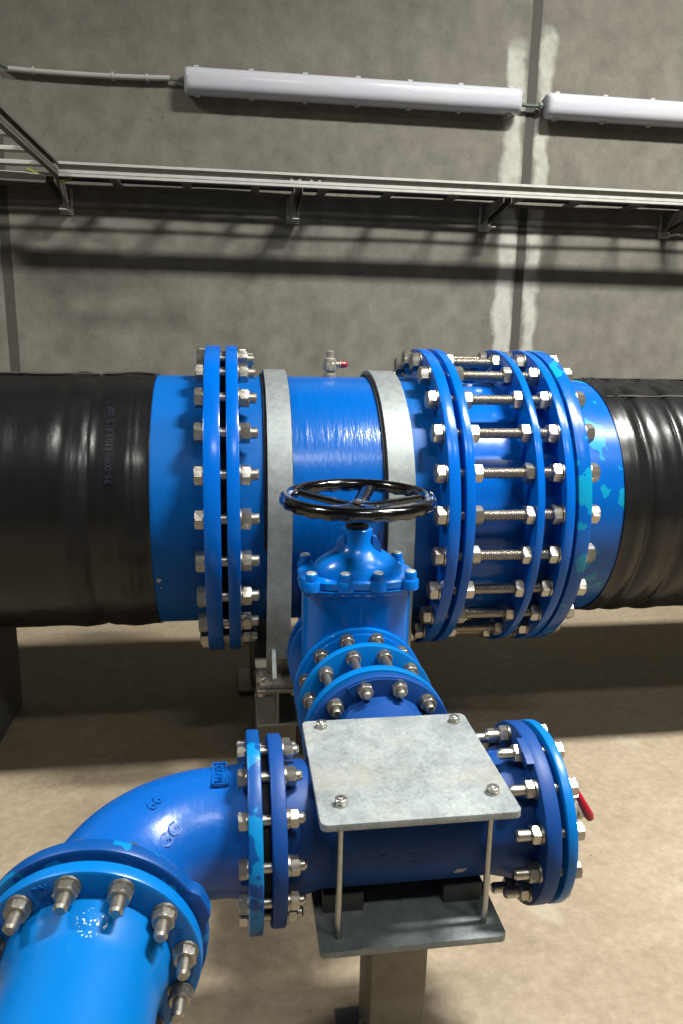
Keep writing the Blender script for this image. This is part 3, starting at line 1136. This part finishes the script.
# ------------------------------------------------------------------ lamps on the wall
def lamp(x0, x1, z0, z1, label):
    L = x1 - x0
    t = thing('wall_lamp', label, 'light fitting', V((x0 + x1) / 2, WY, (z0 + z1) / 2 - .055), 'batten lamps on the back wall')
    ang = math.atan2(z1 - z0, L)
    T = Matrix.Translation(V((x0 + x1) / 2, WY, (z0 + z1) / 2)) @ Matrix.Rotation(-ang, 4, 'Y')
    b = B()
    b.prism([(-L / 2 + .012, -.046), (L / 2 - .012, -.046), (L / 2 - .006, -.04), (L / 2 - .006, .04), (L / 2 - .012, .046), (-L / 2 + .012, .046), (-L / 2 + .006, .04), (-L / 2 + .006, -.04)], 'Y', -.042, 0, T)
    b.make('housing', 'housing', t)
    b = B()
    rings = []
    prof = [(-.036, 0, .0555), (-.048, 0, .0555), (-.066, .002, .052), (-.082, .006, .043), (-.092, .014, .030), (-.095, .024, .018)]
    for (y, inset, hh) in prof:
        o = []
        rad = min(.018, hh * .7)
        for (cx, cz, a0) in ((L / 2 - inset - rad, hh - rad, 0), (-L / 2 + inset + rad, hh - rad, 90), (-L / 2 + inset + rad, -hh + rad, 180), (L / 2 - inset - rad, -hh + rad, 270)):
            for i in range(6):
                a = R_(a0 + 18 * i)
                o.append(T @ Vector((cx + rad * cos(a), y, cz + rad * sin(a))))
        rings.append(o)
    b._quad_rings(rings)
    b.make('diffuser', 'diffuser', t, angle=60)
    k = B()
    k.box((-.011, -.060, -.004), (.011, -.026, .0035), bev=.0015, seg=1)
    k.box((-.011, -.034, -.014), (.011, -.026, .0035), bev=.0015, seg=1)
    cm = k.mesh('clip', 'clip')
    nclip = 7
    for i in range(nclip):
        xx = -L / 2 + .055 + (L - .11) * i / (nclip - 1)
        place(cm, 'clip', t, T @ Matrix.Translation((xx, 0, .0575)))
        place(cm, 'clip', t, T @ Matrix.Translation((xx, 0, -.0575)) @ Matrix.Rotation(pi, 4, 'Y'))
    return t


lamp(-.555, .987, 1.624, 1.626, 'long white batten lamp left of the wall joint, fully in view')
lamp(1.105, 2.647, 1.618, 1.616, 'white batten lamp right of the wall joint, cut by the frame edge')

# conduit and cables
ct = thing('conduit', 'thin white conduit running along the wall left of the long lamp', 'conduit', V(-.95, WY, 1.62))
b = B()
pth = [V(-1.292 + .676 * i / 14, 1.178, 1.628 + .004 * (i / 14) - .006 * (1 - (2 * i / 14 - 1) ** 2) + .004) for i in range(15)]
b.sweep(pth, .0115, 16); b.make('tube', 'white_pvc', ct)
for xx in (-1.19, -.86, -.715):
    i = min(13, max(0, int((xx + 1.292) / .676 * 14)))
    zc = pth[i].z - ZA
    b = B(); b.ring(xx - .005, xx + .005, .0145, .0115, Matrix.Translation(V(0, 1.178, zc)), .001, 20)
    b.box(V(xx - .007, 1.186, zc - .012), V(xx + .007, 1.2, zc + .012)); b.box(V(xx - .004, 1.172, zc + .012), V(xx + .004, 1.180, zc + .018))
    b.make('clip', 'white_pvc', ct)


def cable(name, pts, r, mat, label, cat='cable', group=None):
    b = B()
    b.sweep([V(*p) for p in pts], r, 10)
    return single(b.make(name, mat), label, cat, group)


cable('lamp_cable', [(-.622, 1.178, 1.632), (-.60, 1.176, 1.631), (-.575, 1.172, 1.628), (-.553, 1.17, 1.626)], .005, 'green_cable', 'short grey-green cable from conduit end into the long lamp')
cable('feed_cable', [(-1.5, 1.18, 1.76), (-1.42, 1.18, 1.715), (-1.35, 1.18, 1.668), (-1.31, 1.178, 1.642), (-1.285, 1.178, 1.632)], .007, 'green_cable', 'grey-green cable entering the conduit at its far left end')
lc = thing('link_cable', 'short green cable bridging the wall joint between the two lamps', 'cable', V(1.045, 1.17, 1.62))
b = B(); b.sweep([V(.985, 1.168, 1.622), V(1.02, 1.168, 1.618), (V(1.06, 1.168, 1.618)), V(1.108, 1.168, 1.62)], .0085, 10); b.make('sheath', 'green_cable', lc)
b = B(); b.hexa(1.083, 1.10, .026, fx(0, 1.168, 1.62)); b.make('gland', 'housing', lc)

# ------------------------------------------------------------------ cable ladders
def rail(bb, p0, p1, out, zb, zt):
    """C rail from p0 to p1 (x,y); out = unit vector its flanges point to"""
    d = Vector((p1[0] - p0[0], p1[1] - p0[1], 0)).normalized()
    o = Vector((out[0], out[1], 0))
    pr = [(0, zb), (.022, zb), (.022, zb + .010), (.019, zb + .011), (.019, zb + .012), (.022, zb + .013), (.022, zb + .025), (.0185, zb + .025), (.0185, zb + .003), (.003, zb + .003), (.003, zt - .003), (.0185, zt - .003), (.0185, zt - .010), (.022, zt - .010), (.022, zt), (0, zt)]
    A, Bp = V(p0[0], p0[1], 0), V(p1[0], p1[1], 0)
    bb._quad_rings([[q + o * u + Vector((0, 0, w)) for u, w in pr] for q in (A, Bp)])


TZ0, TZ1 = 1.166, 1.222
YN, YFAR = .92, 1.165
c1 = thing('cable_ladder', 'galvanised cable ladder running along the back wall under the lamps', 'cable tray', V(1.0, 1.04, TZ0))
b = B(); rail(b, (-1.075, YN), (3.6, YN), (0, -1), TZ0, TZ1); b.make('side_rail', 'tray_zinc', c1)
b = B(); rail(b, (-2.2, YFAR), (3.6, YFAR), (0, 1), TZ0, TZ1); b.make('side_rail', 'galv_dull', c1)  # far rail duller than the near one: its shade is put into the colour
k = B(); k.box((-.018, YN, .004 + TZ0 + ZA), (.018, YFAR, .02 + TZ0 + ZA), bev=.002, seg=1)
km = k.mesh('rung', 'galv_dull')  # rungs darkened likewise, material colour standing in for shade under the ladder
xx = -.85
while xx < 3.6:
    place(km, 'rung', c1, Matrix.Translation((xx, 0, 0)))
    xx += .3
for xx in (-.1 + .06, 1.9):
    b = B(); b.box(V(xx - .09, YN - .003, TZ0 + .018), V(xx + .09, YN + .001, TZ1 - .012))
    for q in (-.06, -.025, .025, .06):
        b.lathe([(0, .008), (.006, .008), (.008, .005)], frame(V(xx + q, YN - .002, TZ0 + .032), Vector((0, -1, 0))), 12)
    b.make('splice_plate', 'tray_zinc', c1)
c2 = thing('cable_ladder', 'galvanised cable ladder coming off the wall towards the viewer at upper left', 'cable tray', V(-1.3, 0, TZ0))
XR, XL = -1.078, -1.56
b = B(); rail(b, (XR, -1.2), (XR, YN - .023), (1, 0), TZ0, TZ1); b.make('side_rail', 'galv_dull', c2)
b = B(); rail(b, (XL, -1.2), (XL, YFAR - .03), (-1, 0), TZ0, TZ1); b.make('side_rail', 'tray_zinc', c2)
k = B(); k.box((XL, -.02, .004 + TZ0 + ZA), (XR, .02, .020 + TZ0 + ZA), bev=.002, seg=1)
for q in (-.12, .0, .12):
    k.lathe([(0, .012), (.003, .012)], frame(Vector(((XL + XR) / 2 + q, 0, TZ0 + ZA + .001)), Vector((0, 0, 1)), Vector((0, 1, 0))), 12)
km = k.mesh('rung', 'tray_zinc')
for yy in (-.9, -.6, -.3, 0, .27, .5, .74):
    place(km, 'rung', c2, Matrix.Translation((0, yy, 0)))
b = B()
o = [(XR - .01, .98), (XR - .01, .90), (XR - .10, .84), (XL + .05, .80), (XL + .05, .98)]
b.prism(o, 'Z', TZ0 + ZA - .004, TZ0 + ZA - .001); b.make('corner_plate', 'tray_zinc', c2)

for i, (bx, lab) in enumerate(((-1.09, 'cantilever bracket under the corner of the two cable ladders'), (-.072, 'cantilever bracket under the wall ladder, below the long lamp'),
                               (.86, 'cantilever bracket under the wall ladder, left of the wall joint'), (1.80, 'cantilever bracket under the wall ladder at the right frame edge'))):
    t = thing('cantilever_bracket', lab, 'bracket', V(bx, WY, 1.05), 'brackets carrying the wall ladder')
    b = B()
    pr = [(.885, TZ0 - .004 + ZA), (1.196, TZ0 - .004 + ZA), (1.196, 1.085 + ZA), (.885, TZ0 - .026 + ZA)]
    for s in (-1, 1):
        b.prism(pr, 'X', bx + s * .019, bx + s * .0165)
    b.box(V(bx - .019, .885, TZ0 - .004), V(bx + .019, 1.196, TZ0 - .001))
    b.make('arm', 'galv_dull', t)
    b = B(); b.box(V(bx - .03, 1.194, 1.055), V(bx + .03, 1.2, 1.185), bev=.002, seg=1); b.make('wall_plate', 'tray_zinc', t)
    b = B(); b.box(V(bx - .012, 1.09, 1.062), V(bx + .022, 1.194, 1.067), bev=.001, seg=1); b.make('lip', 'tray_zinc', t)

for k_, (y_, r_, m_, lab_) in enumerate(((1.020, .006, 'dark_cable', 'thin dark cable nearest the viewer on the wall ladder'),
                                         (1.076, .011, 'dark_cable', 'thick dark cable second from the viewer on the wall ladder'),
                                         (1.104, .012, 'rubber', 'black cable in the middle of the bundle on the wall ladder'),
                                         (1.132, .013, 'dark_cable', 'thick dark cable against the far rail of the wall ladder'))):
    pts_ = [(-1.9 + .3 * i_, y_ + .004 * sin(i_ * 1.7 + k_ * 2), TZ0 + .0205 + r_) for i_ in range(19)]
    cable('ladder_cable', pts_, r_, m_, lab_, group='cables on the wall ladder')
cable('earth_wire', [(-1.19, .945, 1.196), (-1.15, .95, 1.178), (-1.115, .95, 1.160), (-1.06, .95, 1.152), (-1.03, .955, 1.160), (-1.01, .97, 1.186)], .005, 'earth_cable', 'yellow-green earth wire looping under the ladder corner')

# ------------------------------------------------------------------ light, camera
def area(name, loc, sx, sy, power, color, target=None):
    d = bpy.data.lights.new(name, 'AREA')
    d.shape = 'RECTANGLE'
    d.size = sx
    d.size_y = sy
    d.energy = power
    d.color = color
    d.spread = R_(140)
    o = bpy.data.objects.new(name, d)
    COL.objects.link(o)
    o.location = loc
    return o


WARM = (1.0, .98, .94)
for xx, yy, pw in ((1.75, -1.45, 410), (3.3, -1.45, 100), (-3.6, -1.45, 210), (.2, -3.7, 46), (2.6, -3.7, 40)):  # pair nearest the front wall is added fill; left lamp brightens the left floor
    area('batten_and_fill', V(xx, yy, 3.9), 1.05, .3, pw, WARM)

w = bpy.data.worlds.new('World')
scn.world = w
w.use_nodes = True
w.node_tree.nodes['Background'].inputs[0].default_value = (.004, .004, .004, 1)
w.node_tree.nodes['Background'].inputs[1].default_value = 1

cam = bpy.data.cameras.new('Camera')
co = bpy.data.objects.new('Camera', cam)
COL.objects.link(co)
pitch, yaw, roll = .2295, .1457, -.0199
cy_, sy_ = cos(yaw), sin(yaw)
f = Vector((sy_ * cos(pitch), cy_ * cos(pitch), -sin(pitch)))
r = Vector((cy_, -sy_, 0))
d = f.cross(r)
c_, s_ = cos(roll), sin(roll)
right = c_ * r + s_ * d
down = -s_ * r + c_ * d
m = Matrix((right, -down, -f)).transposed().to_4x4()
m.translation = V(-.3673, -2.579, .5544)
co.matrix_world = m
cam.sensor_fit = 'VERTICAL'
cam.sensor_height = 36
cam.lens = 36 * 759.4774 / 1024
cam.clip_start = .05
cam.clip_end = 100
scn.camera = co

vs = scn.view_settings
vs.view_transform = 'Standard'
vs.look = 'None'
vs.exposure = 0.0
vs.gamma = 1
vs.use_curve_mapping = False
